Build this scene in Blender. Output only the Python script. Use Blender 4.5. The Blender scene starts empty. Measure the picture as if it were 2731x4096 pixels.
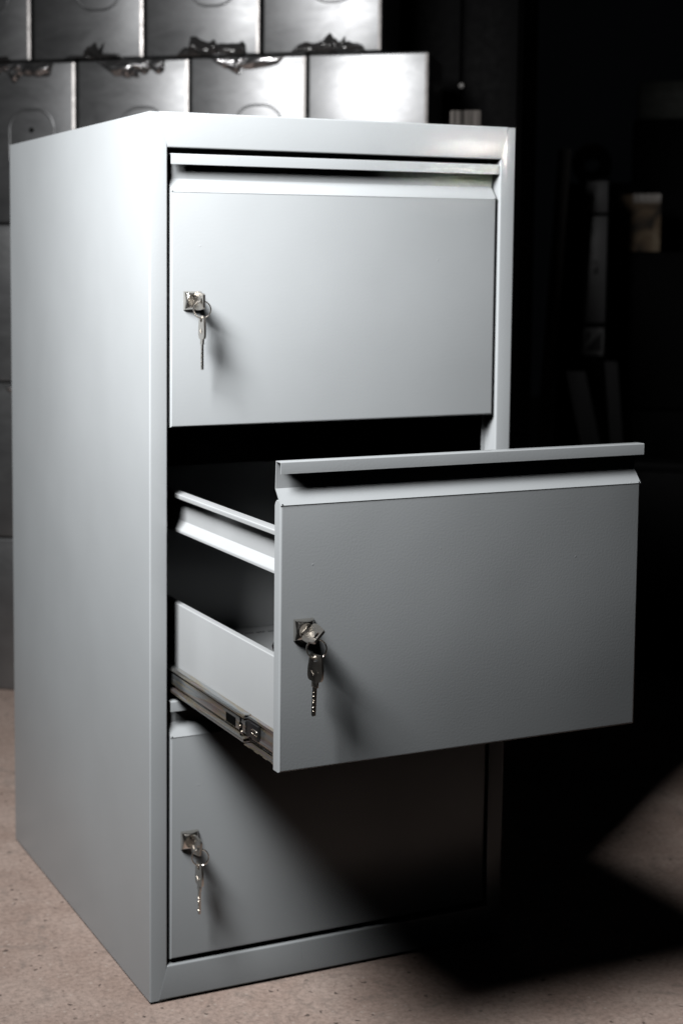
import bpy, bmesh, math, random
from mathutils import Vector, Matrix, noise
random.seed(7)
scene = bpy.context.scene
col = scene.collection
PI = math.pi
R = math.radians

# ------------------------------------------------------------------ materials
def newmat(name):
    m = bpy.data.materials.new(name); m.use_nodes = True
    nt = m.node_tree; b = nt.nodes['Principled BSDF']
    return m, nt, b

def N(nt, typ, **kw):
    n = nt.nodes.new(typ)
    for k, v in kw.items():
        if k in n.inputs.keys(): n.inputs[k].default_value = v
        else: setattr(n, k, v)
    return n

def ramp(nt, stops, interp='LINEAR'):
    n = nt.nodes.new('ShaderNodeValToRGB'); cr = n.color_ramp; cr.interpolation = interp
    while len(cr.elements) < len(stops): cr.elements.new(0.5)
    for e, (p, c) in zip(cr.elements, stops):
        e.position = p; e.color = (c[0], c[1], c[2], 1) if hasattr(c, '__len__') else (c, c, c, 1)
    return n

def plain(name, c, rough=0.5, metal=0.0, spec=0.5):
    m, nt, b = newmat(name)
    b.inputs['Base Color'].default_value = (*c, 1); b.inputs['Roughness'].default_value = rough
    b.inputs['Metallic'].default_value = metal; b.inputs['Specular IOR Level'].default_value = spec
    # faint roughness variation
    tc = N(nt, 'ShaderNodeTexCoord'); n = N(nt, 'ShaderNodeTexNoise', Scale=60.0, Detail=3.0)
    nt.links.new(tc.outputs['Object'], n.inputs['Vector'])
    r = ramp(nt, [(0.3, max(0.02, rough - 0.05)), (0.7, min(1, rough + 0.06))])
    nt.links.new(n.outputs['Fac'], r.inputs['Fac']); nt.links.new(r.outputs['Color'], b.inputs['Roughness'])
    return m

def paint(name, c, rough, peel=0.055, smear=True):
    """powder-coated sheet steel: orange peel, large soft undulation, specks and faint smears"""
    m, nt, b = newmat(name); L = nt.links.new
    tc = N(nt, 'ShaderNodeTexCoord')
    b.inputs['Specular IOR Level'].default_value = 0.35
    b.inputs['Coat Weight'].default_value = 0.34; b.inputs['Coat Roughness'].default_value = 0.06; b.inputs['Coat IOR'].default_value = 1.45
    # colour: very slight mottling
    n0 = N(nt, 'ShaderNodeTexNoise', Scale=5.0, Detail=4.0, Roughness=0.6)
    L(tc.outputs['Object'], n0.inputs['Vector'])
    c0 = ramp(nt, [(0.3, [x*0.965 for x in c]), (0.7, [min(1, x*1.03) for x in c])])
    L(n0.outputs['Fac'], c0.inputs['Fac'])
    # tiny dirt specks
    v = N(nt, 'ShaderNodeTexVoronoi', Scale=55.0); L(tc.outputs['Object'], v.inputs['Vector'])
    vr = ramp(nt, [(0.0, 1.0), (0.035, 0.0)]); L(v.outputs['Distance'], vr.inputs['Fac'])
    wn = N(nt, 'ShaderNodeTexNoise', Scale=14.0, Detail=1.0); L(tc.outputs['Object'], wn.inputs['Vector'])
    wr = ramp(nt, [(0.60, 0.0), (0.66, 1.0)]); L(wn.outputs['Fac'], wr.inputs['Fac'])
    mul = N(nt, 'ShaderNodeMath', operation='MULTIPLY'); L(vr.outputs['Color'], mul.inputs[0]); L(wr.outputs['Color'], mul.inputs[1])
    mx = N(nt, 'ShaderNodeMix', data_type='RGBA'); L(mul.outputs[0], mx.inputs['Factor'])
    L(c0.outputs['Color'], mx.inputs[6]); mx.inputs[7].default_value = (c[0]*.5, c[1]*.5, c[2]*.5, 1)
    L(mx.outputs[2], b.inputs['Base Color'])
    # roughness: smears left by hands and film
    n1 = N(nt, 'ShaderNodeTexNoise', Scale=3.0, Detail=5.0, Roughness=0.65, Distortion=1.2)
    mp = N(nt, 'ShaderNodeMapping'); mp.inputs['Scale'].default_value = (1.6, 1.6, 0.55)
    L(tc.outputs['Object'], mp.inputs['Vector']); L(mp.outputs['Vector'], n1.inputs['Vector'])
    r1 = ramp(nt, [(0.3, rough-0.03), (0.5, rough), (0.72, rough+0.06)])
    L(n1.outputs['Fac'], r1.inputs['Fac']); L(r1.outputs['Color'], b.inputs['Roughness'])
    # bumps
    n2 = N(nt, 'ShaderNodeTexNoise', Scale=430.0, Detail=2.0); L(tc.outputs['Object'], n2.inputs['Vector'])
    b1 = N(nt, 'ShaderNodeBump', Strength=peel*1.6, Distance=0.0008); L(n2.outputs['Fac'], b1.inputs['Height'])
    n3 = N(nt, 'ShaderNodeTexNoise', Scale=2.8, Detail=1.5); L(tc.outputs['Object'], n3.inputs['Vector'])
    b2 = N(nt, 'ShaderNodeBump', Strength=0.5, Distance=0.012); L(n3.outputs['Fac'], b2.inputs['Height'])
    v2 = N(nt, 'ShaderNodeTexVoronoi', Scale=46.0); L(tc.outputs['Object'], v2.inputs['Vector'])
    v2r = ramp(nt, [(0.0, 1.0), (0.06, 0.0)]); L(v2.outputs['Distance'], v2r.inputs['Fac'])
    wn2 = N(nt, 'ShaderNodeTexNoise', Scale=22.0, Detail=1.0); L(tc.outputs['Object'], wn2.inputs['Vector'])
    wr2 = ramp(nt, [(0.56, 0.0), (0.62, 1.0)]); L(wn2.outputs['Fac'], wr2.inputs['Fac'])
    mu2 = N(nt, 'ShaderNodeMath', operation='MULTIPLY'); L(v2r.outputs['Color'], mu2.inputs[0]); L(wr2.outputs['Color'], mu2.inputs[1])
    b3 = N(nt, 'ShaderNodeBump', Strength=0.35, Distance=0.0006); L(mu2.outputs[0], b3.inputs['Height'])
    L(b2.outputs['Normal'], b1.inputs['Normal']); L(b1.outputs['Normal'], b3.inputs['Normal'])
    L(b3.outputs['Normal'], b.inputs['Normal']); L(b3.outputs['Normal'], b.inputs['Coat Normal'])
    return m

M = {}
M['paint'] = paint('light_grey_powder_coat', (0.365, 0.388, 0.402), 0.30)
M['inner'] = paint('grey_powder_coat_inside', (0.42, 0.44, 0.452), 0.30)
M['nickel'] = plain('polished_nickel', (0.74, 0.71, 0.66), 0.24, 1.0)
M['keymetal'] = plain('worn_key_metal', (0.53, 0.50, 0.46), 0.28, 1.0)
M['steelring'] = plain('ring_steel', (0.76, 0.72, 0.66), 0.22, 1.0)
M['black'] = plain('black_plastic', (0.012, 0.012, 0.013), 0.35)
M['void'] = plain('dark_hole', (0.004, 0.004, 0.004), 0.9, 0, 0.0)
M['foot'] = plain('black_rubber', (0.02, 0.02, 0.02), 0.8)
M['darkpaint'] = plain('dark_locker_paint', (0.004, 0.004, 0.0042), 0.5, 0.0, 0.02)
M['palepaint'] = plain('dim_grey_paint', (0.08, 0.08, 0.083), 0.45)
M['card'] = plain('cardboard', (0.20, 0.145, 0.095), 0.85)
def carton():
    m, nt, b = newmat('worn_cardboard'); L = nt.links.new
    tc = N(nt, 'ShaderNodeTexCoord'); n = N(nt, 'ShaderNodeTexNoise', Scale=16.0, Detail=4.0, Distortion=1.0); L(tc.outputs['Object'], n.inputs['Vector'])
    c = ramp(nt, [(0.35, (0.035, 0.028, 0.022)), (0.52, (0.15, 0.105, 0.065)), (0.68, (0.24, 0.19, 0.13))]); L(n.outputs['Fac'], c.inputs['Fac']); L(c.outputs['Color'], b.inputs['Base Color'])
    b.inputs['Roughness'].default_value = 0.8; return m
M['card'] = carton()
M['tape'] = plain('pale_tape', (0.24, 0.215, 0.19), 0.4)
M['green'] = plain('dark_green_board', (0.012, 0.016, 0.009), 0.6)
M['rollfilm'] = plain('film_roll', (0.03, 0.029, 0.028), 0.4)
M['bar'] = plain('raw_steel_bar', (0.06, 0.057, 0.054), 0.45, 0.3)
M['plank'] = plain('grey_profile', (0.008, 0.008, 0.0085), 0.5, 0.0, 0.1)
M['labelpaper'] = plain('white_label', (0.15, 0.15, 0.15), 0.6)
M['ink'] = plain('black_ink', (0.01, 0.01, 0.01), 0.6)

# zinc-plated runner with the yellow and pink tints of passivation
def zinc():
    m, nt, b = newmat('zinc_plated_steel'); L = nt.links.new
    tc = N(nt, 'ShaderNodeTexCoord'); mp = N(nt, 'ShaderNodeMapping'); mp.inputs['Scale'].default_value = (60, 6, 60)
    L(tc.outputs['Object'], mp.inputs['Vector'])
    n = N(nt, 'ShaderNodeTexNoise', Scale=1.6, Detail=3.0, Distortion=0.8); L(mp.outputs['Vector'], n.inputs['Vector'])
    c = ramp(nt, [(0.30, (0.46, 0.51, 0.53)), (0.44, (0.50, 0.51, 0.51)), (0.53, (0.52, 0.46, 0.34)), (0.58, (0.50, 0.41, 0.41)), (0.64, (0.50, 0.51, 0.51)), (0.78, (0.43, 0.48, 0.47))])
    L(n.outputs['Fac'], c.inputs['Fac']); L(c.outputs['Color'], b.inputs['Base Color'])
    b.inputs['Metallic'].default_value = 0.9; b.inputs['Roughness'].default_value = 0.27
    n2 = N(nt, 'ShaderNodeTexNoise', Scale=900.0); L(tc.outputs['Object'], n2.inputs['Vector'])
    bp = N(nt, 'ShaderNodeBump', Strength=0.05, Distance=0.0005); L(n2.outputs['Fac'], bp.inputs['Height']); L(bp.outputs['Normal'], b.inputs['Normal'])
    return m
M['zinc'] = zinc()

# film-wrapped grey sheet metal boxes behind
def wrapped():
    m, nt, b = newmat('film_wrapped_grey_metal'); L = nt.links.new
    tc = N(nt, 'ShaderNodeTexCoord')
    n0 = N(nt, 'ShaderNodeTexNoise', Scale=9.0, Detail=6.0, Roughness=0.6); L(tc.outputs['Object'], n0.inputs['Vector'])
    c = ramp(nt, [(0.3, (0.165, 0.169, 0.174)), (0.7, (0.235, 0.24, 0.245))]); L(n0.outputs['Fac'], c.inputs['Fac'])
    L(c.outputs['Color'], b.inputs['Base Color'])
    b.inputs['Specular IOR Level'].default_value = 1.0
    b.inputs['Metallic'].default_value = 0.8
    n1 = N(nt, 'ShaderNodeTexNoise', Scale=14.0, Detail=5.0, Distortion=1.5)
    mp = N(nt, 'ShaderNodeMapping'); mp.inputs['Scale'].default_value = (1.0, 1.0, 2.2)
    L(tc.outputs['Object'], mp.inputs['Vector']); L(mp.outputs['Vector'], n1.inputs['Vector'])
    r = ramp(nt, [(0.3, 0.34), (0.7, 0.41)]); L(n1.outputs['Fac'], r.inputs['Fac']); L(r.outputs['Color'], b.inputs['Roughness'])
    n2 = N(nt, 'ShaderNodeTexNoise', Scale=11.0, Detail=4.0, Distortion=0.6); L(mp.outputs['Vector'], n2.inputs['Vector'])
    bp = N(nt, 'ShaderNodeBump', Strength=0.08, Distance=0.004); L(n2.outputs['Fac'], bp.inputs['Height']); L(bp.outputs['Normal'], b.inputs['Normal'])
    return m
M['wrap'] = wrapped()
def filmmat():
    m, nt, b = newmat('crumpled_film_dark')
    b.inputs['Base Color'].default_value = (0.035, 0.034, 0.034, 1); b.inputs['Roughness'].default_value = 0.17
    b.inputs['Specular IOR Level'].default_value = 0.8
    return m
M['film'] = filmmat()  # dark copy of the film, dark reflections put into its colour
M['film_lit'] = plain('crumpled_film_lit', (0.66, 0.66, 0.67), 0.20, 0.95)  # bright copy of the same film, lamp highlights put into its colour
M['trim'] = plain('folded_glint_edge', (0.40, 0.385, 0.375), 0.36, 0.55)
def streaky():
    m, nt, b = newmat('streaky_packing_film'); L = nt.links.new
    tc = N(nt, 'ShaderNodeTexCoord'); mp = N(nt, 'ShaderNodeMapping'); mp.inputs['Scale'].default_value = (90, 90, 3)
    L(tc.outputs['Object'], mp.inputs['Vector']); n = N(nt, 'ShaderNodeTexNoise', Scale=1.0, Detail=3.0); L(mp.outputs['Vector'], n.inputs['Vector'])
    c = ramp(nt, [(0.35, (0.01, 0.009, 0.008)), (0.65, (0.11, 0.10, 0.093))]); L(n.outputs['Fac'], c.inputs['Fac']); L(c.outputs['Color'], b.inputs['Base Color'])
    b.inputs['Roughness'].default_value = 0.8; b.inputs['Specular IOR Level'].default_value = 0.1; return m
M['streak'] = streaky()

# concrete floor: pinkish beige with pits, pale grains, mottling and trowel scratches
def floor_mat():
    m, nt, b = newmat('ground_concrete'); L = nt.links.new
    tc = N(nt, 'ShaderNodeTexCoord'); O = tc.outputs['Object']
    a = N(nt, 'ShaderNodeTexNoise', Scale=7.0, Detail=8.0, Roughness=0.65); L(O, a.inputs['Vector'])
    ca = ramp(nt, [(0.28, (0.29, 0.213, 0.178)), (0.5, (0.385, 0.297, 0.256)), (0.72, (0.46, 0.371, 0.326))]); L(a.outputs['Fac'], ca.inputs['Fac'])
    g = N(nt, 'ShaderNodeTexNoise', Scale=150.0, Detail=5.0, Roughness=0.8); L(O, g.inputs['Vector'])
    cg = ramp(nt, [(0.3, 0.60), (0.5, 1.0), (0.72, 1.30)]); L(g.outputs['Fac'], cg.inputs['Fac'])
    m1 = N(nt, 'ShaderNodeMix', data_type='RGBA', blend_type='MULTIPLY'); m1.inputs['Factor'].default_value = 1.0
    L(ca.outputs['Color'], m1.inputs[6]); L(cg.outputs['Color'], m1.inputs[7])
    # pale grains
    v = N(nt, 'ShaderNodeTexVoronoi', Scale=95.0, Randomness=1.0); L(O, v.inputs['Vector'])
    vr = ramp(nt, [(0.10, 1.0), (0.24, 0.0)]); L(v.outputs['Distance'], vr.inputs['Fac'])
    vs = N(nt, 'ShaderNodeSeparateColor'); L(v.outputs['Color'], vs.inputs['Color'])
    vk = ramp(nt, [(0.66, 0.0), (0.72, 0.75)]); L(vs.outputs[0], vk.inputs['Fac'])
    mm = N(nt, 'ShaderNodeMath', operation='MULTIPLY'); L(vr.outputs['Color'], mm.inputs[0]); L(vk.outputs['Color'], mm.inputs[1])
    m2 = N(nt, 'ShaderNodeMix', data_type='RGBA'); L(mm.outputs[0], m2.inputs['Factor']); L(m1.outputs[2], m2.inputs[6]); m2.inputs[7].default_value = (0.50, 0.43, 0.38, 1)
    # dark pits of two sizes
    def pits(scale, keep, rad, prev, dark):
        w = N(nt, 'ShaderNodeTexNoise', Scale=scale*1.7, Detail=2.0); L(O, w.inputs['Vector'])
        wm = N(nt, 'ShaderNodeMix', data_type='VECTOR'); wm.inputs['Factor'].default_value = 0.012; L(O, wm.inputs[4]); L(w.outputs['Color'], wm.inputs[5])
        p = N(nt, 'ShaderNodeTexVoronoi', Scale=scale); L(wm.outputs[1], p.inputs['Vector'])
        pr = ramp(nt, [(rad*0.6, 1.0), (rad, 0.0)]); L(p.outputs['Distance'], pr.inputs['Fac'])
        ps = N(nt, 'ShaderNodeSeparateColor'); L(p.outputs['Color'], ps.inputs['Color'])
        pk = ramp(nt, [(keep, 0.0), (min(1, keep+0.30), 0.80)]); L(ps.outputs[1], pk.inputs['Fac'])
        q = N(nt, 'ShaderNodeMath', operation='MULTIPLY'); L(pr.outputs['Color'], q.inputs[0]); L(pk.outputs['Color'], q.inputs[1])
        mx = N(nt, 'ShaderNodeMix', data_type='RGBA'); L(q.outputs[0], mx.inputs['Factor']); L(prev, mx.inputs[6]); mx.inputs[7].default_value = (*dark, 1)
        return mx.outputs[2], q.outputs[0]
    c3, h1 = pits(60.0, 0.40, 0.19, m2.outputs[2], (0.06, 0.048, 0.042))
    c4, h2 = pits(21.0, 0.62, 0.085, c3, (0.035, 0.03, 0.028))
    # grey smears
    s = N(nt, 'ShaderNodeTexNoise', Scale=13.0, Detail=6.0, Roughness=0.7, Distortion=2.2); L(O, s.inputs['Vector'])
    sr = ramp(nt, [(0.54, 0.0), (0.70, 0.6)]); L(s.outputs['Fac'], sr.inputs['Fac'])
    m5 = N(nt, 'ShaderNodeMix', data_type='RGBA'); L(sr.outputs['Color'], m5.inputs['Factor']); L(c4, m5.inputs[6]); m5.inputs[7].default_value = (0.17, 0.15, 0.135, 1)
    L(m5.outputs[2], b.inputs['Base Color'])
    b.inputs['Roughness'].default_value = 0.72; b.inputs['Specular IOR Level'].default_value = 0.35
    hs = N(nt, 'ShaderNodeMath', operation='ADD'); L(h1, hs.inputs[0]); L(h2, hs.inputs[1])
    hb = N(nt, 'ShaderNodeMath', operation='MULTIPLY_ADD'); hb.inputs[1].default_value = -1.0; L(hs.outputs[0], hb.inputs[0]); L(g.outputs['Fac'], hb.inputs[2])
    bp = N(nt, 'ShaderNodeBump', Strength=0.5, Distance=0.0016); L(hb.outputs[0], bp.inputs['Height']); L(bp.outputs['Normal'], b.inputs['Normal'])
    return m
M['floor'] = floor_mat()

# ------------------------------------------------------------------ mesh helpers
def bbox(bm, x0, x1, y0, y1, z0, z1, mat=0, bev=0.0, seg=2):
    vs = [bm.verts.new((x, y, z)) for x in (x0, x1) for y in (y0, y1) for z in (z0, z1)]
    idx = [(0, 1, 3, 2), (4, 6, 7, 5), (0, 4, 5, 1), (2, 3, 7, 6), (0, 2, 6, 4), (1, 5, 7, 3)]
    fs = [bm.faces.new([vs[i] for i in f]) for f in idx]
    for f in fs: f.material_index = mat
    if bev: 
        es = list({e for f in fs for e in f.edges})
        r = bmesh.ops.bevel(bm, geom=es, offset=bev, segments=seg, affect='EDGES', profile=0.5)
        for f in r['faces']: f.material_index = mat
    return vs

def prism(bm, pts, a0, a1, axis='x', mat=0):
    """polygon pts extruded along axis; for 'x' pts are (y,z), 'y' -> (x,z), 'z' -> (x,y)"""
    def mk(p, a):
        return {'x': (a, p[0], p[1]), 'y': (p[0], a, p[1]), 'z': (p[0], p[1], a)}[axis]
    A = [bm.verts.new(mk(p, a0)) for p in pts]; B = [bm.verts.new(mk(p, a1)) for p in pts]
    n = len(pts); fs = []
    for i in range(n): fs.append(bm.faces.new((A[i], A[(i+1) % n], B[(i+1) % n], B[i])))
    fs.append(bm.faces.new(A[::-1])); fs.append(bm.faces.new(B))
    for f in fs: f.material_index = mat
    return A, B

def fillet(pts, r, seg=4):
    out = [Vector(pts[0])]
    for i in range(1, len(pts)-1):
        p, a, b = Vector(pts[i]), Vector(pts[i-1]), Vector(pts[i+1])
        u, v = (a-p).normalized(), (b-p).normalized()
        ang = u.angle(v); d = min(r/math.tan(ang/2), 0.49*(a-p).length, 0.49*(b-p).length)
        s, e = p+u*d, p+v*d
        for k in range(seg+1):
            t = k/seg; out.append((1-t)**2*s + 2*t*(1-t)*p + t*t*e)
    out.append(Vector(pts[-1])); return out

def strip(pts, th, side=1):
    """closed outline of a sheet of thickness th lying on one side of a polyline"""
    pts = [Vector(p) for p in pts]; off = []
    for i, p in enumerate(pts):
        d1 = (pts[i]-pts[i-1]).normalized() if i else (pts[1]-pts[0]).normalized()
        d2 = (pts[i+1]-pts[i]).normalized() if i < len(pts)-1 else d1
        n1 = Vector((-d1.y, d1.x)); n2 = Vector((-d2.y, d2.x)); n = (n1+n2).normalized()
        off.append(p + n*side*th/max(0.5, n.dot(n1)))
    return pts + off[::-1]

def build(name, bm, mat, parent=None, angle=35, smooth=True, loc=None):
    bmesh.ops.recalc_face_normals(bm, faces=bm.faces[:])
    me = bpy.data.meshes.new(name); bm.to_mesh(me); bm.free()
    for m in (mat if isinstance(mat, (list, tuple)) else [mat]): me.materials.append(m)
    if smooth:
        me.polygons.foreach_set('use_smooth', [True]*len(me.polygons))
        me.set_sharp_from_angle(angle=R(angle))
    o = bpy.data.objects.new(name, me); col.objects.link(o)
    if parent is not None: o.parent = parent
    if loc is not None: o.location = loc
    return o

def thing(name, loc, label, cat, group=None, rz=0.0):
    o = bpy.data.objects.new(name, None); col.objects.link(o)
    o.location = loc; o.rotation_euler = (0, 0, rz); o.empty_display_size = 0.05
    return tag(o, label, cat, group)
def tag(o, label, cat, group=None, kind=None):
    if label: o['label'] = label
    if cat: o['category'] = cat
    if group: o['group'] = group
    if kind: o['kind'] = kind
    return o

def cyl(bm, c, axis, r0, r1, h, n=32, mat=0, cap=True):
    """frustum from c along axis"""
    ax = Vector(axis).normalized(); t = ax.orthogonal().normalized(); s = ax.cross(t)
    c = Vector(c)
    A = [bm.verts.new(c + (t*math.cos(2*PI*i/n)+s*math.sin(2*PI*i/n))*r0) for i in range(n)]
    B = [bm.verts.new(c + ax*h + (t*math.cos(2*PI*i/n)+s*math.sin(2*PI*i/n))*r1) for i in range(n)]
    fs = [bm.faces.new((A[i], A[(i+1) % n], B[(i+1) % n], B[i])) for i in range(n)]
    if cap: fs += [bm.faces.new(A[::-1]), bm.faces.new(B)]
    for f in fs: f.material_index = mat

def torus(bm, c, ax, R0, r0, n=56, k=12, wob=0.0, a0=0.0, a1=2*PI):
    ax = Vector(ax).normalized(); t = ax.orthogonal().normalized(); s = ax.cross(t); c = Vector(c)
    full = abs(a1-a0-2*PI) < 1e-6
    rings = []
    m = n if full else n+1
    for i in range(m):
        a = a0+(a1-a0)*i/n; d = t*math.cos(a)+s*math.sin(a); cc = c+d*R0+ax*wob*(i/n-0.5)
        rings.append([bm.verts.new(cc + d*r0*math.cos(2*PI*j/k) + ax*r0*math.sin(2*PI*j/k)) for j in range(k)])
    for i in range(n):
        p, q = rings[i], rings[(i+1) % m]
        for j in range(k): bm.faces.new((p[j], q[j], q[(j+1) % k], p[(j+1) % k]))
    if not full: bm.faces.new(rings[0]); bm.faces.new(rings[-1])

# ------------------------------------------------------------------ ground
bm = bmesh.new()
vs = [bm.verts.new(p) for p in ((-6, -4, 0), (7, -4, 0), (7, 7, 0), (-6, 7, 0))]
bm.faces.new(vs)
ground = build('ground', bm, M['floor'], smooth=False); tag(ground, None, None, kind='structure')

# ------------------------------------------------------------------ filing cabinet
W, D, H = 0.4801, 0.5741, 1.03
ST, TR, BR, Z0 = 0.0217, 0.0392, 0.0442, 0.0035
cab = thing('filing_cabinet', (0, 0, 0), 'light grey steel filing cabinet with three drawers, the middle one pulled open', 'filing cabinet')

for s in (0, 1):
    pts = [(0, D), (0, 0), (ST, 0), (ST, 0.022), (ST+0.006, 0.022)]
    if s: pts = [(W-x, y) for x, y in pts]
    sec = strip(fillet(pts, 0.0022, 5), 0.0011, 1 if not s else -1)
    bm = bmesh.new(); prism(bm, sec, Z0, H, 'z')
    build('side_panel', bm, M['paint'], cab)

def rail(zout, zin, xo, xi, ret):
    pts = [(ret, zout), (-0.0005, zout), (-0.0005, zin), (0.022, zin)]
    sec = strip(fillet(pts, 0.0020, 5), 0.0011, 1 if zin < zout else -1)
    bm = bmesh.new(); A, B = prism(bm, sec, 0, W, 'x')
    for v in A+B:
        k = min(1, max(0, (v.co.z-zin)/(zout-zin))); d = xi+(xo-xi)*k
        v.co.x = d if v.co.x < W/2 else W-d
    es = [e for e in bm.edges if abs(e.verts[0].co.x-e.verts[1].co.x) < 0.02 and len(e.link_faces) == 2 and e.calc_face_angle(0) > 1.2 and min(v.co.y for v in e.verts) < 0.001]
    bmesh.ops.bevel(bm, geom=es, offset=0.00035, segments=2, affect='EDGES')
    return bm
build('top_rail', rail(H+0.0006, H-TR, 0.0119, ST, D), M['paint'], cab)
build('bottom_rail', rail(Z0, BR, 0.0108, ST, 0.03), M['paint'], cab)
bm = bmesh.new(); bbox(bm, 0.0015, W-0.0015, 0.003, D-0.002, H-0.006, H-0.0015); build('top_panel', bm, M['paint'], cab)
bm = bmesh.new(); bbox(bm, 0.0015, W-0.0015, D-0.0015, D-0.0003, Z0+0.001, H-0.007); build('back_panel', bm, M['inner'], cab)
bm = bmesh.new(); bbox(bm, 0.0015, W-0.0015, 0.031, D-0.002, Z0+0.001, Z0+0.0022); build('bottom_panel', bm, M['inner'], cab)
for x in (0.03, W-0.03):
    for y in (0.03, D-0.03):
        bm = bmesh.new(); cyl(bm, (x, y, 0), (0, 0, 1), 0.016, 0.016, Z0+0.001, 20); build('foot', bm, M['foot'], cab)

# drawer front profile in drawer space: y=0 is the face, z as for the middle drawer
XL, XR = 0.0260, 0.4541
ZB, ZF, ZR, ZT, ZL = 0.3634, 0.6293, 0.6440, 0.6717, 0.6598
TD = 0.0130
def make_front():
    bm = bmesh.new()
    # pan: face with folded flanges
    pts = [(0, ZB), (0, ZF), (0.0042, ZF+0.0036), (0.0085, ZF+0.0044), (TD-0.0016, ZF+0.0020), (TD, ZF-0.0015), (TD, ZB)]
    A, B = prism(bm, pts, XL, XR, 'x')
    es = []
    for e in bm.edges:
        a, b = e.verts[0].co, e.verts[1].co
        if (abs(a.y) < 1e-6 and abs(b.y) < 1e-6) and (abs(a.x-b.x) < 1e-6 or (abs(a.z-ZB) < 1e-6 and abs(b.z-ZB) < 1e-6)): es.append(e)
    bmesh.ops.bevel(bm, geom=es, offset=0.0026, segments=5, affect='EDGES', profile=0.5)
    # finger recess and lip folded from one sheet
    prof = [(0.0004, ZF-0.0008), (TD, ZR), (TD, ZT), (0.0, ZT), (0.0, ZL)]
    prof = fillet(prof, 0.0013, 4)
    sec = strip(prof, 0.0011, 1)
    A, B = prism(bm, sec, XL+0.0002, XR-0.0002, 'x')
    for v in B:
        if v.co.z > ZL-0.002 and v.co.y < TD-0.002: v.co.x = XR+0.0035
        elif v.co.z > ZT-0.0035: v.co.x = XR+0.0030
    for v in A:
        if v.co.z > ZT-0.003 and v.co.y > TD-0.004: v.co.x = XL+0.0008
    # relief notch at the left fold
    cyl(bm, (XL+0.0021, 0.0012, ZF+0.0002), (0, -1, 0.4), 0.0007, 0.0007, 0.0017, 10, mat=1)
    cyl(bm, (XR-0.0021, 0.0012, ZF+0.0002), (0, -1, 0.4), 0.0007, 0.0007, 0.0017, 10, mat=1)
    return bm

def lock_parts(parent, cx, cz, turn=0.0):
    # square pyramid-shaped escutcheon that runs into a round rim
    bm = bmesh.new(); n = 64; h = 0.0107
    loops = []
    for bl, r, y in ((0, h, 0.0), (0.0, h-0.0001, -0.0010), (0.06, 0.0104, -0.0026), (0.30, 0.0098, -0.0046), (0.62, 0.0090, -0.0063), (0.95, 0.0082, -0.0073), (1, 0.0079, -0.0075), (1, 0.0071, -0.0075), (1, 0.0068, -0.0056)):
        L_ = []
        for i in range(n):
            a = 2*PI*i/n + PI/4; c, s_ = math.cos(a), math.sin(a)
            k = r*((1-bl)/max(abs(c), abs(s_)) + bl)
            L_.append(bm.verts.new((cx+c*k, y, cz+s_*k)))
        loops.append(L_)
    for a, b in zip(loops, loops[1:]):
        for i in range(n): bm.faces.new((a[i], a[(i+1) % n], b[(i+1) % n], b[i]))
    bm.faces.new(loops[0])
    build('lock_plate', bm, M['nickel'], parent, angle=38)
    bm = bmesh.new()
    cyl(bm, (cx, -0.0020, cz), (0, -1, 0), 0.0066, 0.0066, 0.0040, 40)
    # keyway slit: stepped slot in the plug
    ca, sa = math.cos(turn), math.sin(turn)
    for (u0, u1, v0, v1) in ((-0.0048, 0.0048, -0.0008, 0.0004), (-0.0015, 0.0012, 0.0, 0.0011), (0.0022, 0.0038, -0.0014, 0.0)):
        q = [(u0, v0), (u1, v0), (u1, v1), (u0, v1)]
        prism(bm, [(cx + v*ca + u*sa, cz + u*ca - v*sa) for u, v in q], -0.00615, -0.005, 'y', mat=1)
    build('lock_cylinder', bm, [M['nickel'], M['void']], parent)

def make_drawer(zoff, yoff, lx, lz, turn, full):
    d = build('drawer', make_front(), [M['paint'], M['void']], cab)
    d.location = (0, yoff, zoff)
    lock_parts(d, lx, lz-zoff, turn)
    bm = bmesh.new(); cyl(bm, (lx, TD, lz-zoff), (0, 1, 0), 0.0095, 0.0095, 0.016, 24)
    prism(bm, fillet([(lx+0.008, lz-zoff-0.008), (lx-0.016, lz-zoff-0.0165), (lx-0.019, lz-zoff-0.022), (lx-0.017, lz-zoff-0.029), (lx-0.006, lz-zoff-0.027), (lx+0.010, lz-zoff-0.006)], 0.003), TD+0.016, TD+0.019, 'y')
    build('lock_cam', bm, M['black'], d)
    # box of the drawer: low side walls, hanging-file channels above, bottom, back
    yb = 0.535
    for s in (0, 1):
        mx = (lambda x: x) if not s else (lambda x: W-x)
        bm = bmesh.new()
        sec = [(0.040, 0.3665), (0.040, 0.4693), (0.0485, 0.4693), (0.0485, 0.4630)]
        sec = strip(fillet([(mx(x), z) for x, z in sec], 0.0012, 4), 0.0010, -1 if not s else 1)
        prism(bm, sec, TD, yb, 'y'); build('drawer_side', bm, M['inner'], d)
        bm = bmesh.new()
        sec = [(0.0405, 0.5925), (0.0400, 0.5975), (0.0520, 0.5985), (0.0525, 0.5635), (0.0425, 0.5555), (0.0425, 0.5530)]
        sec = strip(fillet([(mx(x), z) for x, z in sec], 0.0012, 4), 0.0010, -1 if not s else 1)
        prism(bm, sec, TD, yb, 'y'); build('hanging_rail', bm, M['inner'], d)
    bm = bmesh.new(); bbox(bm, 0.0412, W-0.0412, TD, yb, 0.3740, 0.3752)
    if full:
        for k in range(14):       # row of divider slots across the bottom
            x = 0.0965+0.0166*k; bbox(bm, x, x+0.0125, 0.5025, 0.5055, 0.37505, 0.37535, mat=1)
    build('drawer_bottom', bm, [M['inner'], M['void']], d)
    bm = bmesh.new(); bbox(bm, 0.0412, W-0.0412, yb-0.0012, yb, 0.3755, 0.599); build('drawer_back', bm, M['inner'], d)
    return d

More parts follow.
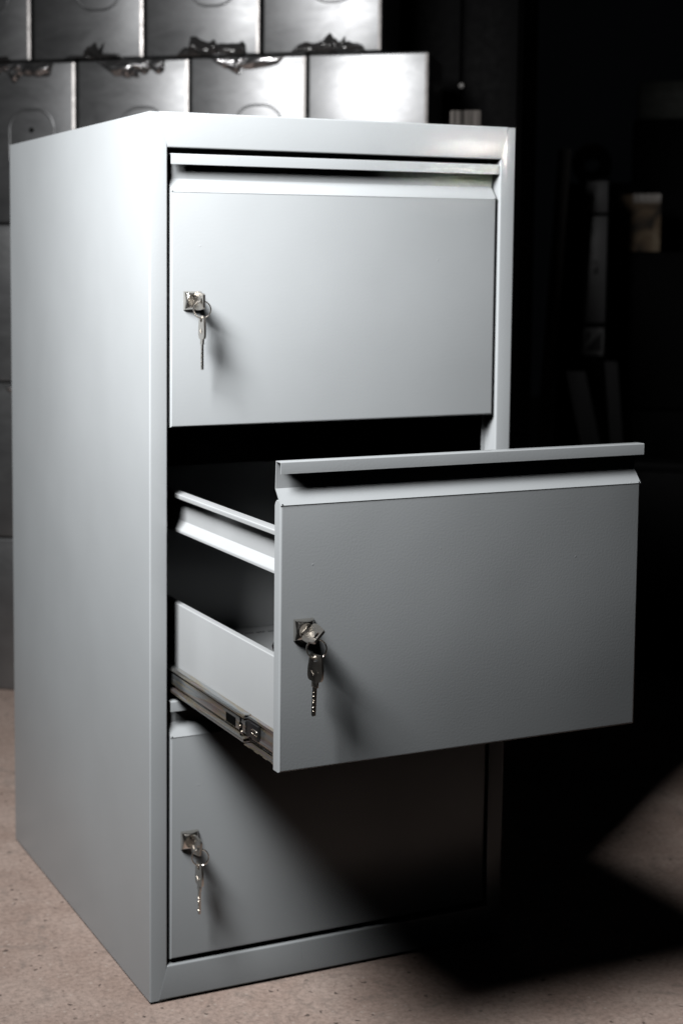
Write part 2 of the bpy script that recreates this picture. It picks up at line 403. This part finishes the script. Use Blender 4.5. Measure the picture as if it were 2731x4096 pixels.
P = 0.3131
locks = [(0.0518, 0.8203), (0.0515, 0.5053), (0.0493, 0.1921)]
d1 = make_drawer(P, 0.001, *locks[0], 0.0, False)
d2 = make_drawer(0.0, -0.2922, *locks[1], R(44), True)
d3 = make_drawer(-P, 0.001, *locks[2], 0.0, False)
d1['label'] = 'closed top drawer'; d2['label'] = 'pulled-out middle drawer'; d3['label'] = 'closed bottom drawer'

# telescopic runner of the open drawer (positions in drawer space: y = world y + 0.2922)
DY = 0.2922
def runners(side):
    mx = (lambda x: x) if not side else (lambda x: W-x)
    sg = -1 if not side else 1
    # intermediate member: C channel with ball grooves, ends short of the front
    bm = bmesh.new()
    sec = [(0.0385, 0.3962), (0.0315, 0.3965), (0.0290, 0.3945), (0.0290, 0.3928), (0.0350, 0.3922), (0.0350, 0.3902), (0.0312, 0.3897), (0.0312, 0.3847), (0.0318, 0.3840), (0.0312, 0.3833), (0.0312, 0.3764), (0.0360, 0.3757), (0.0360, 0.3724), (0.0285, 0.3714), (0.0285, 0.3678), (0.0315, 0.3664), (0.0385, 0.3668)]
    sec2 = strip(fillet([(mx(x), z) for x, z in sec], 0.0010, 3), 0.0011, 1 if not side else -1)
    prism(bm, sec2, DY-0.1980, 0.535, 'y')
    q = mx(0.03085)
    a, b = sorted((q, q+0.0004*(1 if not side else -1)))
    bbox(bm, a, b, DY-0.1740, DY-0.1490, 0.3772, 0.3868, mat=1)
    bbox(bm, a, b, DY-0.1895, DY-0.1855, 0.3866, 0.3904, mat=1)
    bbox(bm, a, b, DY-0.1915, DY-0.1845, 0.3765, 0.3858, mat=1)
    bbox(bm, a, b, DY-0.1905, DY-0.1860, 0.3690, 0.3745, mat=1)
    q = mx(0.0303)
    cyl(bm, (q, DY-0.1925, 0.3768), (sg, 0, 0), 0.0021, 0.0012, 0.0012, 16)
    cyl(bm, (q, DY-0.1880, 0.3820), (sg, 0, 0), 0.0018, 0.0010, 0.0010, 16)
    build('runner_middle', bm, [M['zinc'], M['void']], d2)
    # inner member screwed to the drawer side
    bm = bmesh.new()
    sec = [(0.0395, 0.3950), (0.0350, 0.3950), (0.0345, 0.3925), (0.0362, 0.3912), (0.0362, 0.3770), (0.0345, 0.3752), (0.0350, 0.3728), (0.0395, 0.3728)]
    sec2 = strip(fillet([(mx(x), z) for x, z in sec], 0.0008, 3), 0.0010, 1 if not side else -1)
    prism(bm, sec2, TD+0.0005, 0.5, 'y')
    x0, x1 = sorted((mx(0.0285), mx(0.0395)))
    bbox(bm, x0+0.001, x1-0.001, TD+0.0005, DY-0.20, 0.3655, 0.3664)          # thin lower strip
    a, b = sorted((mx(0.0300), mx(0.0304)))
    for k in range(3): bbox(bm, min(mx(0.0291), mx(0.0295)), max(mx(0.0291), mx(0.0295)), TD+0.012+k*0.021, TD+0.022+k*0.021, 0.3656, 0.3663, mat=1)
    a, b = sorted((mx(0.0290), mx(0.0298))); bbox(bm, a, b, TD+0.0065, TD+0.0085, 0.3725, 0.3868)    # hook tab
    a, b = sorted((mx(0.0298), mx(0.0360))); bbox(bm, a, b, TD+0.0078, TD+0.0085, 0.3725, 0.3868)
    build('runner_inner', bm, [M['zinc'], M['void']], d2)
    bm = bmesh.new()
    a, b = sorted((mx(0.0322), mx(0.0361))); bbox(bm, a, b, DY-0.2275, DY-0.1995, 0.3752, 0.3912, bev=0.0008)
    build('ball_retainer', bm, M['black'], d2)
    bm = bmesh.new()
    for yy in (-0.2165, -0.2205, -0.2245):
        torus(bm, (mx(0.0318), DY+yy, 0.3835), (1, 0.0, 0), 0.0027, 0.0006, 20, 8)
    build('retainer_spring', bm, M['steelring'], d2)
for s in (0, 1): runners(s)

# ------------------------------------------------------------------ keys
def key_mesh(bm, blade=True, neck=0.006):
    """key in its own space: u = x (towards bow end), v = y (width), thickness z; shoulder at u=0"""
    th = 0.00125
    half = [(0.0, 0.0062), (0.0012, 0.0088), (0.0045, 0.0103), (0.011, 0.0104), (0.0245, 0.0083), (0.0262, 0.0070)]
    out = [(u, -v) for u, v in half] + [(u, v) for u, v in half[::-1]]
    n = len(out)
    hole = [(0.0212+0.0024*math.cos(2*PI*i/n), 0.0045*math.sin(2*PI*i/n)*0.8) for i in range(n)]
    # order hole points to start matching the outline by angle
    def ang(p): return math.atan2(p[1], p[0]-0.0212)
    hole.sort(key=ang); o2 = sorted(out, key=lambda p: math.atan2(p[1], p[0]-0.0212))
    L = []
    for z in (-th, th):
        L.append(([bm.verts.new((*p, z)) for p in o2], [bm.verts.new((*p, z)) for p in hole]))
    for i in range(n):
        j = (i+1) % n
        for k, (o, h) in enumerate(L):
            bm.faces.new((o[i], o[j], h[j], h[i]) if k else (o[j], o[i], h[i], h[j]))
        bm.faces.new((L[0][0][i], L[0][0][j], L[1][0][j], L[1][0][i]))
        bm.faces.new((L[0][1][j], L[0][1][i], L[1][1][i], L[1][1][j]))
    # embossed crown-like fan and short lines
    for a in (-42, -21, 0, 21, 42):
        c, s = math.cos(R(a)), math.sin(R(a)); 
        for zz in (th, -th-0.00018):
            q = [(0.0045, -0.00028), (0.0095, -0.0002), (0.0095, 0.0002), (0.0045, 0.00028)]
            prism(bm, [(0.004 + (u-0.002)*c - v*s, (u-0.002)*s + v*c) for u, v in q], zz, zz+0.00018, 'z')
    e = 0.00001
    bbox(bm, -neck, 0.0005, -0.0043, 0.0043, -th*0.9, th*0.9, bev=0.0003)
    if blade:
        prism(bm, [(-0.0345, -0.0008), (-0.0335, -0.0021), (-neck+e, -0.0021), (-neck+e, 0.0021), (-0.0335, 0.0021), (-0.0345, 0.0008)], -th*0.85, th*0.85, 'z')
        for k, (u, v) in enumerate(((-0.0115, 0.0002), (-0.0155, 0.0), (-0.0195, -0.0002), (-0.0215, 0.0004), (-0.0262, 0.0), (-0.0300, -0.0003))):
            for z in (th*0.85, -th*0.85-0.0003):
                w_ = 0.55+0.45*abs(math.sin(k*2.3)); q = [(u-0.0013*w_, v-0.0003), (u+0.0004, v-0.0006*w_), (u+0.0013*w_, v+0.0003), (u-0.0004, v+0.0006*w_)]
                prism(bm, q, z, z+0.0003, 'z', mat=1)
    else:
        bbox(bm, -neck-0.004, -neck+e, -0.0021, 0.0021, -th*0.85, th*0.85)

def key_set(loc, vturn, hang_off, yaw, ring_off, label, tilt=0.0):
    """loc: plug face centre; key bow sticks out along -y; second key hangs from the ring"""
    t = thing('key_bunch', loc, label, 'keys', 'pairs of keys hanging in the drawer locks')
    bm = bmesh.new(); key_mesh(bm, blade=False, neck=0.003)
    o = build('lock_key', bm, [M['keymetal'], M['steelring']], t)
    U = Vector((0, -1, 0)); V = Vector((math.sin(vturn), 0, math.cos(vturn))); T = U.cross(V)
    o.matrix_local = Matrix(((U.x, V.x, T.x, 0), (U.y, V.y, T.y, -0.0035), (U.z, V.z, T.z, 0), (0, 0, 0, 1)))
    bm = bmesh.new(); key_mesh(bm, blade=True)
    o = build('hanging_key', bm, [M['keymetal'], M['steelring']], t)
    # u axis up, normal given by yaw
    Nn = Vector((math.cos(yaw), math.sin(yaw), 0)); U = Vector((math.sin(tilt), 0, math.cos(tilt))); V = Nn.cross(U).normalized(); Nn = U.cross(V)
    hx, hy, hz = hang_off
    o.matrix_local = Matrix(((U.x, V.x, Nn.x, hx), (U.y, V.y, Nn.y, hy), (U.z, V.z, Nn.z, hz), (0, 0, 0, 1)))
    bm = bmesh.new()
    torus(bm, (0, 0, 0), (-0.40, -1.0, 0.05), 0.0096, 0.00078, 64, 10)
    torus(bm, (0.0003, 0.0009, 0), (-0.40, -1.0, 0.05), 0.0096, 0.00078, 60, 10, a0=0.3, a1=2*PI-0.1)
    o = build('split_ring', bm, M['steelring'], t); o.location = ring_off
    return t
f2 = -0.2922-0.0062; f1 = 0.001-0.0062
key_set((locks[0][0], f1, locks[0][1]), 0.0, (0.0010, -0.0215, -0.0425), R(176), (0.0010, -0.0215, -0.0095),
        'nickel keys on a ring hanging from the lock of the closed top drawer')
key_set((locks[1][0], f2, locks[1][1]), R(44), (0.0002, -0.0205, -0.0455), R(196), (0.0016, -0.0205, -0.0138),
        'nickel keys on a ring hanging from the lock of the pulled-out middle drawer', tilt=R(2.5))
key_set((locks[2][0], f1, locks[2][1]), R(6), (0.0016, -0.0215, -0.0455), R(180), (0.0026, -0.0215, -0.0125),
        'nickel keys on a ring hanging from the lock of the closed bottom drawer')

# ------------------------------------------------------------------ stack of wrapped metal boxes behind
WA = R(-38.135); WO = Vector((0.2012, 1.3939, 0)); WD = Vector((math.cos(WA), math.sin(WA), 0))
BWID, BH, BDEP = 0.2275, 0.3125, 0.22
def film_patch(tongues, seed, parent, z0, out, up):
    """crumpled flap of packing film pinched in the seam; tongues = (x0, width, height, shear); local x along the box, z up, -y outwards"""
    bm = bmesh.new(); nx, nz = 26, 14
    for q, (x0, w, h, sh) in enumerate(tongues):
        V = []; sd = seed*1.37+q*5.1
        for i in range(nx+1):
            row = []; u = i/nx
            env = min(1.0, 3.2*math.sin(PI*u))
            top = env*(0.66+0.5*noise.noise(Vector((u*3.0, sd, 0.3)))+0.10*noise.noise(Vector((u*6.0, sd, 4.3))))
            for j in range(nz+1):
                v = j/nz; z = v*h*max(0.05, top)
                f = noise.fractal(Vector((u*w*26+v*1.5, v*h*30+u*1.1, sd*3.1)), 1.0, 2.0, 2)
                r = abs(noise.noise(Vector((u*w*24+v*2.0, v*h*20, sd))))*1.2
                y = -(0.0012+0.0008*q + out*env*math.sin(PI*min(1, v*1.05))*(0.45+0.5*f+0.6*r))
                row.append(bm.verts.new((x0+u*w+sh*z, y, z if up else -z)))
            V.append(row)
        for i in range(nx):
            for j in range(nz): bm.faces.new((V[i][j], V[i+1][j], V[i+1][j+1], V[i][j+1]))
    o = build('film_fold', bm, M['film'] if up else M['film_lit'], parent, angle=60); o.location = (0, 0, z0)
    return o

def make_box(hole, ring=True, name='metal_box'):
    bm = bmesh.new(); bbox(bm, 0.0018, BWID-0.0018, 0, BDEP, 0.0012, BH-0.0015, bev=0.0042, seg=4)
    root = build(name, bm, M['wrap'])
    bm = bmesh.new(); prism(bm, [(BWID-0.0088, 0.002), (BWID-0.0088, -0.0019), (BWID-0.0036, -0.0008), (BWID-0.0036, 0.002)], 0.004, BH-0.005, 'z')
    build('edge_glint_trim', bm, M['trim'], root)  # strip added and angled to mirror the key lamp as an edge highlight
    if not ring: return root
    # pressed rounded knock-out ring on the front
    bm = bmesh.new(); cx, cz, hw, hh, r = BWID/2+0.020, 0.157, 0.048, 0.066, 0.040
    pts = []
    for (sx, sz, a0) in ((1, 1, 0), (-1, 1, 90), (-1, -1, 180), (1, -1, 270)):
        for k in range(9):
            a = R(a0+k*90/8); pts.append((cx+sx*(hw-r)+r*math.cos(a), cz+sz*(hh-r)+r*math.sin(a)))
    n = len(pts); loops = []
    for off, y in ((0.0, -0.0001), (0.0012, -0.0009), (0.0026, -0.0009), (0.0038, -0.0001)):
        loops.append([bm.verts.new((x+(cx-x)*off/0.05, y, z+(cz-z)*off/0.05)) for x, z in pts])
    for a, b in zip(loops, loops[1:]):
        for i in range(n): bm.faces.new((a[i], a[(i+1) % n], b[(i+1) % n], b[i]))
    build('pressed_ring', bm, M['wrap'], root, angle=60)
    if hole:
        bm = bmesh.new(); cyl(bm, (BWID/2+0.020, -0.0012, 0.181), (0, 1, 0), 0.0048, 0.0048, 0.001, 20); build('cable_hole', bm, M['void'], root)
    return root

GR = 'film wrapped metal boxes stacked behind the cabinet'
rows = []   # (row bottom z, first left edge)
for r_ in range(5):
    z = r_*BH
    if r_ == 4: edges = [-0.1525, 0.0757, 0.3035, 0.5322]
    elif r_ % 2 == 1: edges = [-0.0610, 0.1660, 0.3927, 0.6200]
    else: edges = [-0.1525, 0.0757, 0.3035, 0.5322]
    rows.append((z, edges))
seed = 1
lab_up = ['metal box at the left end of the top row, cut off by the frame',
          'top row metal box with a small dark film tuft at its foot',
          'top row metal box with ragged dark film spread along its foot',
          'top row metal box at the right end, bright along its right side']
lab_lo = ['metal box with a round black cable hole above the cabinet left rear corner',
          'metal box with a dark swept film fold, right of the box with the cable hole',
          'metal box with a broad white shine on its top edge, left of the white box',
          'glaring white metal box at the right end of the second row']
tilt = {(3, 3): (1.0, 1.0), (3, 0): (0.1, -0.25), (3, 1): (0.15, 0.3), (3, 2): (0.2, -0.2), (4, 1): (0.1, 0.25), (4, 2): (0.15, -0.3), (4, 3): (0.1, 0.3)}
for ri, (z, edges) in enumerate(rows):
    for k, e in enumerate(edges):
        vis = ri >= 3
        if not vis and k > 0: continue          # the rest of the lower rows is wholly hidden by the cabinet
        o = make_box(hole=(ri == 3 and k == 0), ring=ri >= 3 and not (ri == 3 and k == 3))
        o.location = WO + WD*e + Vector((0, 0, z)); o.rotation_euler = (R(tilt.get((ri, k), (0, 0))[0]), 0, WA + R(tilt.get((ri, k), (0, 0))[1]))
        if ri == 4: lab = lab_up[k]
        elif ri == 3: lab = lab_lo[k]
        else: lab = ['dark metal box on the floor, a sliver seen left of the cabinet', 'dark metal box with a crumpled film tuft, a sliver left of the cabinet', 'dark metal box sliver right below the box with the cable hole'][ri]
        tag(o, lab, 'metal box', GR)
        # film folds
        if ri == 4:
            if k == 0: film_patch([(0.085, 0.10, 0.016, 0.3)], 3, o, 0.001, 0.010, True)
            if k == 1: film_patch([(0.062, 0.125, 0.013, 0.2), (0.100, 0.040, 0.042, 0.35)], 11, o, 0.001, 0.013, True)
            if k == 2: film_patch([(0.062, 0.135, 0.024, 0.1), (0.088, 0.060, 0.040, -0.1), (0.145, 0.056, 0.034, 0.2)], 23, o, 0.001, 0.013, True)
            if k == 3: film_patch([(0.052, 0.085, 0.030, 0.5), (0.105, 0.050, 0.044, 0.3), (0.130, 0.068, 0.022, 0.0)], 37, o, 0.001, 0.013, True)
        if ri == 3:
            if k == 0: film_patch([(0.045, 0.075, 0.036, 0.3), (0.075, 0.105, 0.048, 0.25)], 5, o, BH-0.002, 0.012, False)
            if k == 1: film_patch([(0.038, 0.090, 0.046, 1.0), (0.075, 0.070, 0.038, 0.4), (0.140, 0.038, 0.030, 0.1)], 17, o, BH-0.002, 0.012, False)
            if k == 2: film_patch([(0.036, 0.150, 0.026, 0.1), (0.050, 0.060, 0.038, 0.5)], 29, o, BH-0.002, 0.009, False)
        if ri == 1 and k == 0:
            film_patch([(0.070, 0.10, 0.030, 0.0)], 41, o, BH-0.004, 0.014, False)

# ------------------------------------------------------------------ dim things at the right, behind
def solid(name, w, d, h, mat, bev=0.003, parent=None):
    bm = bmesh.new(); bbox(bm, 0, w, 0, d, 0, h, bev=bev, seg=3); return build(name, bm, mat, parent)

# tall dark locker: left front corner is the origin, front along local x
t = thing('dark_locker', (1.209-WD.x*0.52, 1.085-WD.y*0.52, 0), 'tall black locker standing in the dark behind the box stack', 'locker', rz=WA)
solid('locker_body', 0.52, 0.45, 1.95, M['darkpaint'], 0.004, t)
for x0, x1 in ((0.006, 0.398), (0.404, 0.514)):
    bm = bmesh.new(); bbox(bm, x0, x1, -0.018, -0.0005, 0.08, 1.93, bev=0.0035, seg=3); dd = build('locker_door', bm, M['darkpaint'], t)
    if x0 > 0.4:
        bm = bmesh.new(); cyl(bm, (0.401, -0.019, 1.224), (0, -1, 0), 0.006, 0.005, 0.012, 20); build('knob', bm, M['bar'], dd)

# small wrapped carton seen over the cabinet's right rear corner
bm = bmesh.new(); bbox(bm, 0, 0.052, 0, 0.10, 0, 1.119, bev=0.004, seg=3)
o = build('wrapped_panel', bm, M['streak']); o.location = (0.772, 0.640, 0); o.rotation_euler = (0, 0, R(-33))
tag(o, 'pale film wrapped panel standing behind the right rear corner of the cabinet', 'panel')

# leaning steel bar
bm = bmesh.new()
a, b = Vector((1.526, 1.480, 0.0)), Vector((1.575, 1.446, 1.133))
ax = (b-a); sec = strip([(0.0, 0.030), (0.0, 0.0), (0.016, 0.0)], 0.003, 1)
A = [bm.verts.new(a+Vector((x, y, 0))) for x, y in sec]; B = [bm.verts.new(b+Vector((x, y, 0))) for x, y in sec]
for i in range(len(sec)): bm.faces.new((A[i], A[(i+1) % len(sec)], B[(i+1) % len(sec)], B[i]))
bm.faces.new(A); bm.faces.new(B[::-1])
o = build('steel_bar', bm, M['bar']); tag(o, 'thin steel angle bar leaning upright in the dark at the right', 'bar')

# narrow pale locker with a drawer line, keyhole handle and label
VD = Vector((0.80, -0.60, 0)); va = math.atan2(VD.y, VD.x)
t = thing('slim_locker', (1.848, 1.742, 0), 'narrow grey locker with a black keyhole plate and a printed label', 'locker', rz=va)
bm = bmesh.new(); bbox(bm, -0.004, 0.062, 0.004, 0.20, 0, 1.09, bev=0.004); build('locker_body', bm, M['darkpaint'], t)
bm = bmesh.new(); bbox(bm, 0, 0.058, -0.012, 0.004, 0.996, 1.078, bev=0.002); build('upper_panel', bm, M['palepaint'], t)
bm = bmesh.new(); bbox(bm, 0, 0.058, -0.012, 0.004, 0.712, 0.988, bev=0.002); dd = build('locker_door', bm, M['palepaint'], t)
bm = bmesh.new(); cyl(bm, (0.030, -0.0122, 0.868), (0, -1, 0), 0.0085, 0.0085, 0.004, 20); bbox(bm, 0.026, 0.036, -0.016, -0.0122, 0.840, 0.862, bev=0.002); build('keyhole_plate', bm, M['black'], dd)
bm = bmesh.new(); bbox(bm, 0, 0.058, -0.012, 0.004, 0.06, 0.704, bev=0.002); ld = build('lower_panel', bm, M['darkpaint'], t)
bm = bmesh.new(); bbox(bm, 0.002, 0.056, -0.0132, -0.0121, 0.628, 0.700); lb = build('label', bm, M['labelpaper'], ld)
bm = bmesh.new()
prism(bm, [(0.008, 0.640), (0.050, 0.640), (0.050, 0.692)], -0.0138, -0.0133, 'y')
prism(bm, [(0.008, 0.662), (0.020, 0.676), (0.020, 0.690), (0.014, 0.690)], -0.0138, -0.0133, 'y')
build('label_print', bm, M['ink'], lb)

# low black bench added in front of the boards to hide lit floor
t = thing('floor_cover', (1.42, 1.06, 0), 'low black bench added to hide the lit floor right of the open drawer', 'cover', rz=va)
bm = bmesh.new(); bbox(bm, 0, 0.9, 0, 0.10, 0.002, 0.43, bev=0.004); build('cover_body', bm, M['darkpaint'], t)
bm = bmesh.new(); bbox(bm, -0.005, 0.905, -0.006, 0.105, 0.4305, 0.448, bev=0.003); build('cover_top', bm, M['darkpaint'], t)

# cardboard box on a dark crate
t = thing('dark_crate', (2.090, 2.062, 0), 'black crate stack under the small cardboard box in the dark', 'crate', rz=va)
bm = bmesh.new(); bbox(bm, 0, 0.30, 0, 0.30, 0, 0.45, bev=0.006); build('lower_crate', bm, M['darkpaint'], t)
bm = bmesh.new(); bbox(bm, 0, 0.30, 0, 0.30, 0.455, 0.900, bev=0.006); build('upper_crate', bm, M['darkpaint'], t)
t = thing('cardboard_box', (2.162, 2.010, 0.9005), 'small brown cardboard box with pale tape on top, on a black crate at the right', 'box', rz=va)
bm = bmesh.new(); bbox(bm, 0, 0.112, 0, 0.12, 0, 0.160, bev=0.002); build('carton', bm, M['card'], t)
bm = bmesh.new()
nx = 16; rowA = []
for i in range(nx+1):
    x = 0.036+0.074*i/nx; w = 0.003*noise.noise(Vector((i*0.7, 3, 1)))
    rowA.append([bm.verts.new((x, -0.0015, 0.136+w*2)), bm.verts.new((x, -0.003+w, 0.150)), bm.verts.new((x, -0.0012, 0.1615)), bm.verts.new((x, 0.05, 0.1625))])
for i in range(nx):
    for j in range(3): bm.faces.new((rowA[i][j], rowA[i+1][j], rowA[i+1][j+1], rowA[i][j+1]))
build('tape', bm, M['tape'], t)

# roll of film on a tall dark shelf unit further back
t = thing('shelf_unit', (2.10, 2.22, 0), 'black shelf unit in the dark behind the cardboard box', 'shelf', rz=va)
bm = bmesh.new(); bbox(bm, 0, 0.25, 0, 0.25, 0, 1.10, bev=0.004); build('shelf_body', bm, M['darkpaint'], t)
bm = bmesh.new()
c = Vector((2.199, 2.200, 1.159)); ax = Vector((0.60, 0.80, 0))
n = 36; tt = Vector((0, 0, 1)); ss = ax.cross(tt)
loops = []
for r0, dy in ((0.024, 0.20), (0.024, 0.0), (0.030, 0.0), (0.034, 0.004), (0.050, 0.004), (0.057, 0.002), (0.058, 0.01), (0.058, 0.20)):
    loops.append([bm.verts.new(c+ax*dy+(tt*math.cos(2*PI*i/n)+ss*math.sin(2*PI*i/n))*r0) for i in range(n)])
for a, b in zip(loops, loops[1:]):
    for i in range(n): bm.faces.new((a[i], a[(i+1) % n], b[(i+1) % n], b[i]))
o = build('film_roll', bm, M['rollfilm']); tag(o, 'grey roll of packing film lying on the black shelf unit', 'roll')

t = thing('tall_rack', (2.44, 2.32, 0), 'black rack standing in the far dark at the right edge', 'rack', rz=va)
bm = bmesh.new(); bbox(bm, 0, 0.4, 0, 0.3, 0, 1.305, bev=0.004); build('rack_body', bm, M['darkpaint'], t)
bm = bmesh.new(); bbox(bm, 0, 0.30, 0, 0.2, 0, 0.116, bev=0.004)
o = build('green_crate', bm, M['green']); o.location = (2.452, 2.315, 1.3055); o.rotation_euler = (0, 0, va)
tag(o, 'dark green crate on top of the black rack at the right edge', 'crate')

# leaning boards
def lean(name, top, bot, w, th, lab):
    top, bot = Vector(top), Vector(bot); bm = bmesh.new(); u = VD
    v = (bot-top).cross(u).normalized()
    q = []
    for p in (top, bot):
        for sx, sy in ((-.5, 0), (.5, 0), (.5, 1), (-.5, 1)): q.append(bm.verts.new(p+u*w*sx+v*th*sy))
    for f in ((0, 1, 2, 3), (7, 6, 5, 4), (0, 4, 5, 1), (1, 5, 6, 2), (2, 6, 7, 3), (3, 7, 4, 0)): bm.faces.new([q[i] for i in f])
    bmesh.ops.bevel(bm, geom=bm.edges[:], offset=0.002, segments=2, affect='EDGES')
    for k in (-0.18, 0.22):
        pass
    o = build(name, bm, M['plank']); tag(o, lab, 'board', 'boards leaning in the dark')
lean('leaning_board', (1.545, 1.345, 0.619), (1.655, 1.262, 0.01), 0.044, 0.018, 'wider grey board leaning in the dark above the open drawer')
lean('leaning_board', (1.668, 1.378, 0.637), (1.715, 1.343, 0.01), 0.030, 0.018, 'narrow grey board leaning in the dark below the warning label')

# ------------------------------------------------------------------ light
def area(name, loc, target, size, power, color, spread=180.0, shape='DISK', size_y=None):
    l = bpy.data.lights.new(name, 'AREA'); l.shape = shape; l.size = size; l.energy = power; l.color = color; l.spread = R(spread)
    if shape == 'RECTANGLE' or shape == 'ELLIPSE': l.size_y = size_y or size
    o = bpy.data.objects.new(name, l); col.objects.link(o); o.location = loc
    o.rotation_euler = (Vector(target)-Vector(loc)).to_track_quat('-Z', 'Y').to_euler()
    return o
area('key_lamp', (-0.655, -0.53, 1.60), (0.12, 0.09, 0.88), 0.44, 16.2, (1.0, 0.99, 0.985), spread=86, shape='RECTANGLE', size_y=0.55)
area('far_lamp', (1.72, -2.11, 1.216), (0.4087, 0.0, 1.018), 0.022, 0.006, (1.0, 0.95, 0.84), spread=5)

w = bpy.data.worlds.new('World'); scene.world = w; w.use_nodes = True
bg = w.node_tree.nodes['Background']; bg.inputs['Color'].default_value = (0.75, 0.85, 1.0, 1); bg.inputs['Strength'].default_value = 0.0012

# ------------------------------------------------------------------ camera
cam = bpy.data.cameras.new('camera'); co = bpy.data.objects.new('camera', cam); col.objects.link(co)
co.location = (-0.61717, -1.65798, 0.86325); co.rotation_euler = (1.48023, -0.00497, -0.41852)
cam.sensor_fit = 'AUTO'; cam.sensor_width = 36.0; cam.lens = 6299.3656/4096*36
cam.shift_x = 373.219/4096; cam.shift_y = -424.822/4096
cam.clip_start = 0.05; cam.clip_end = 100
cam.dof.use_dof = True; cam.dof.focus_distance = 1.56; cam.dof.aperture_fstop = 6.3
scene.camera = co

scene.view_settings.view_transform = 'Standard'; scene.view_settings.look = 'None'
scene.view_settings.exposure = 0.0; scene.view_settings.gamma = 1.0; scene.view_settings.use_curve_mapping = False
scene.render.engine = 'CYCLES'
scene.cycles.use_denoising = True
try:
    scene.cycles.denoiser = 'OPENIMAGEDENOISE'; scene.cycles.denoising_prefilter = 'ACCURATE'
except Exception: pass
scene.cycles.max_bounces = 8; scene.cycles.diffuse_bounces = 0; scene.cycles.glossy_bounces = 4
scene.cycles.sample_clamp_indirect = 6.0
scene.cycles.use_adaptive_sampling = False
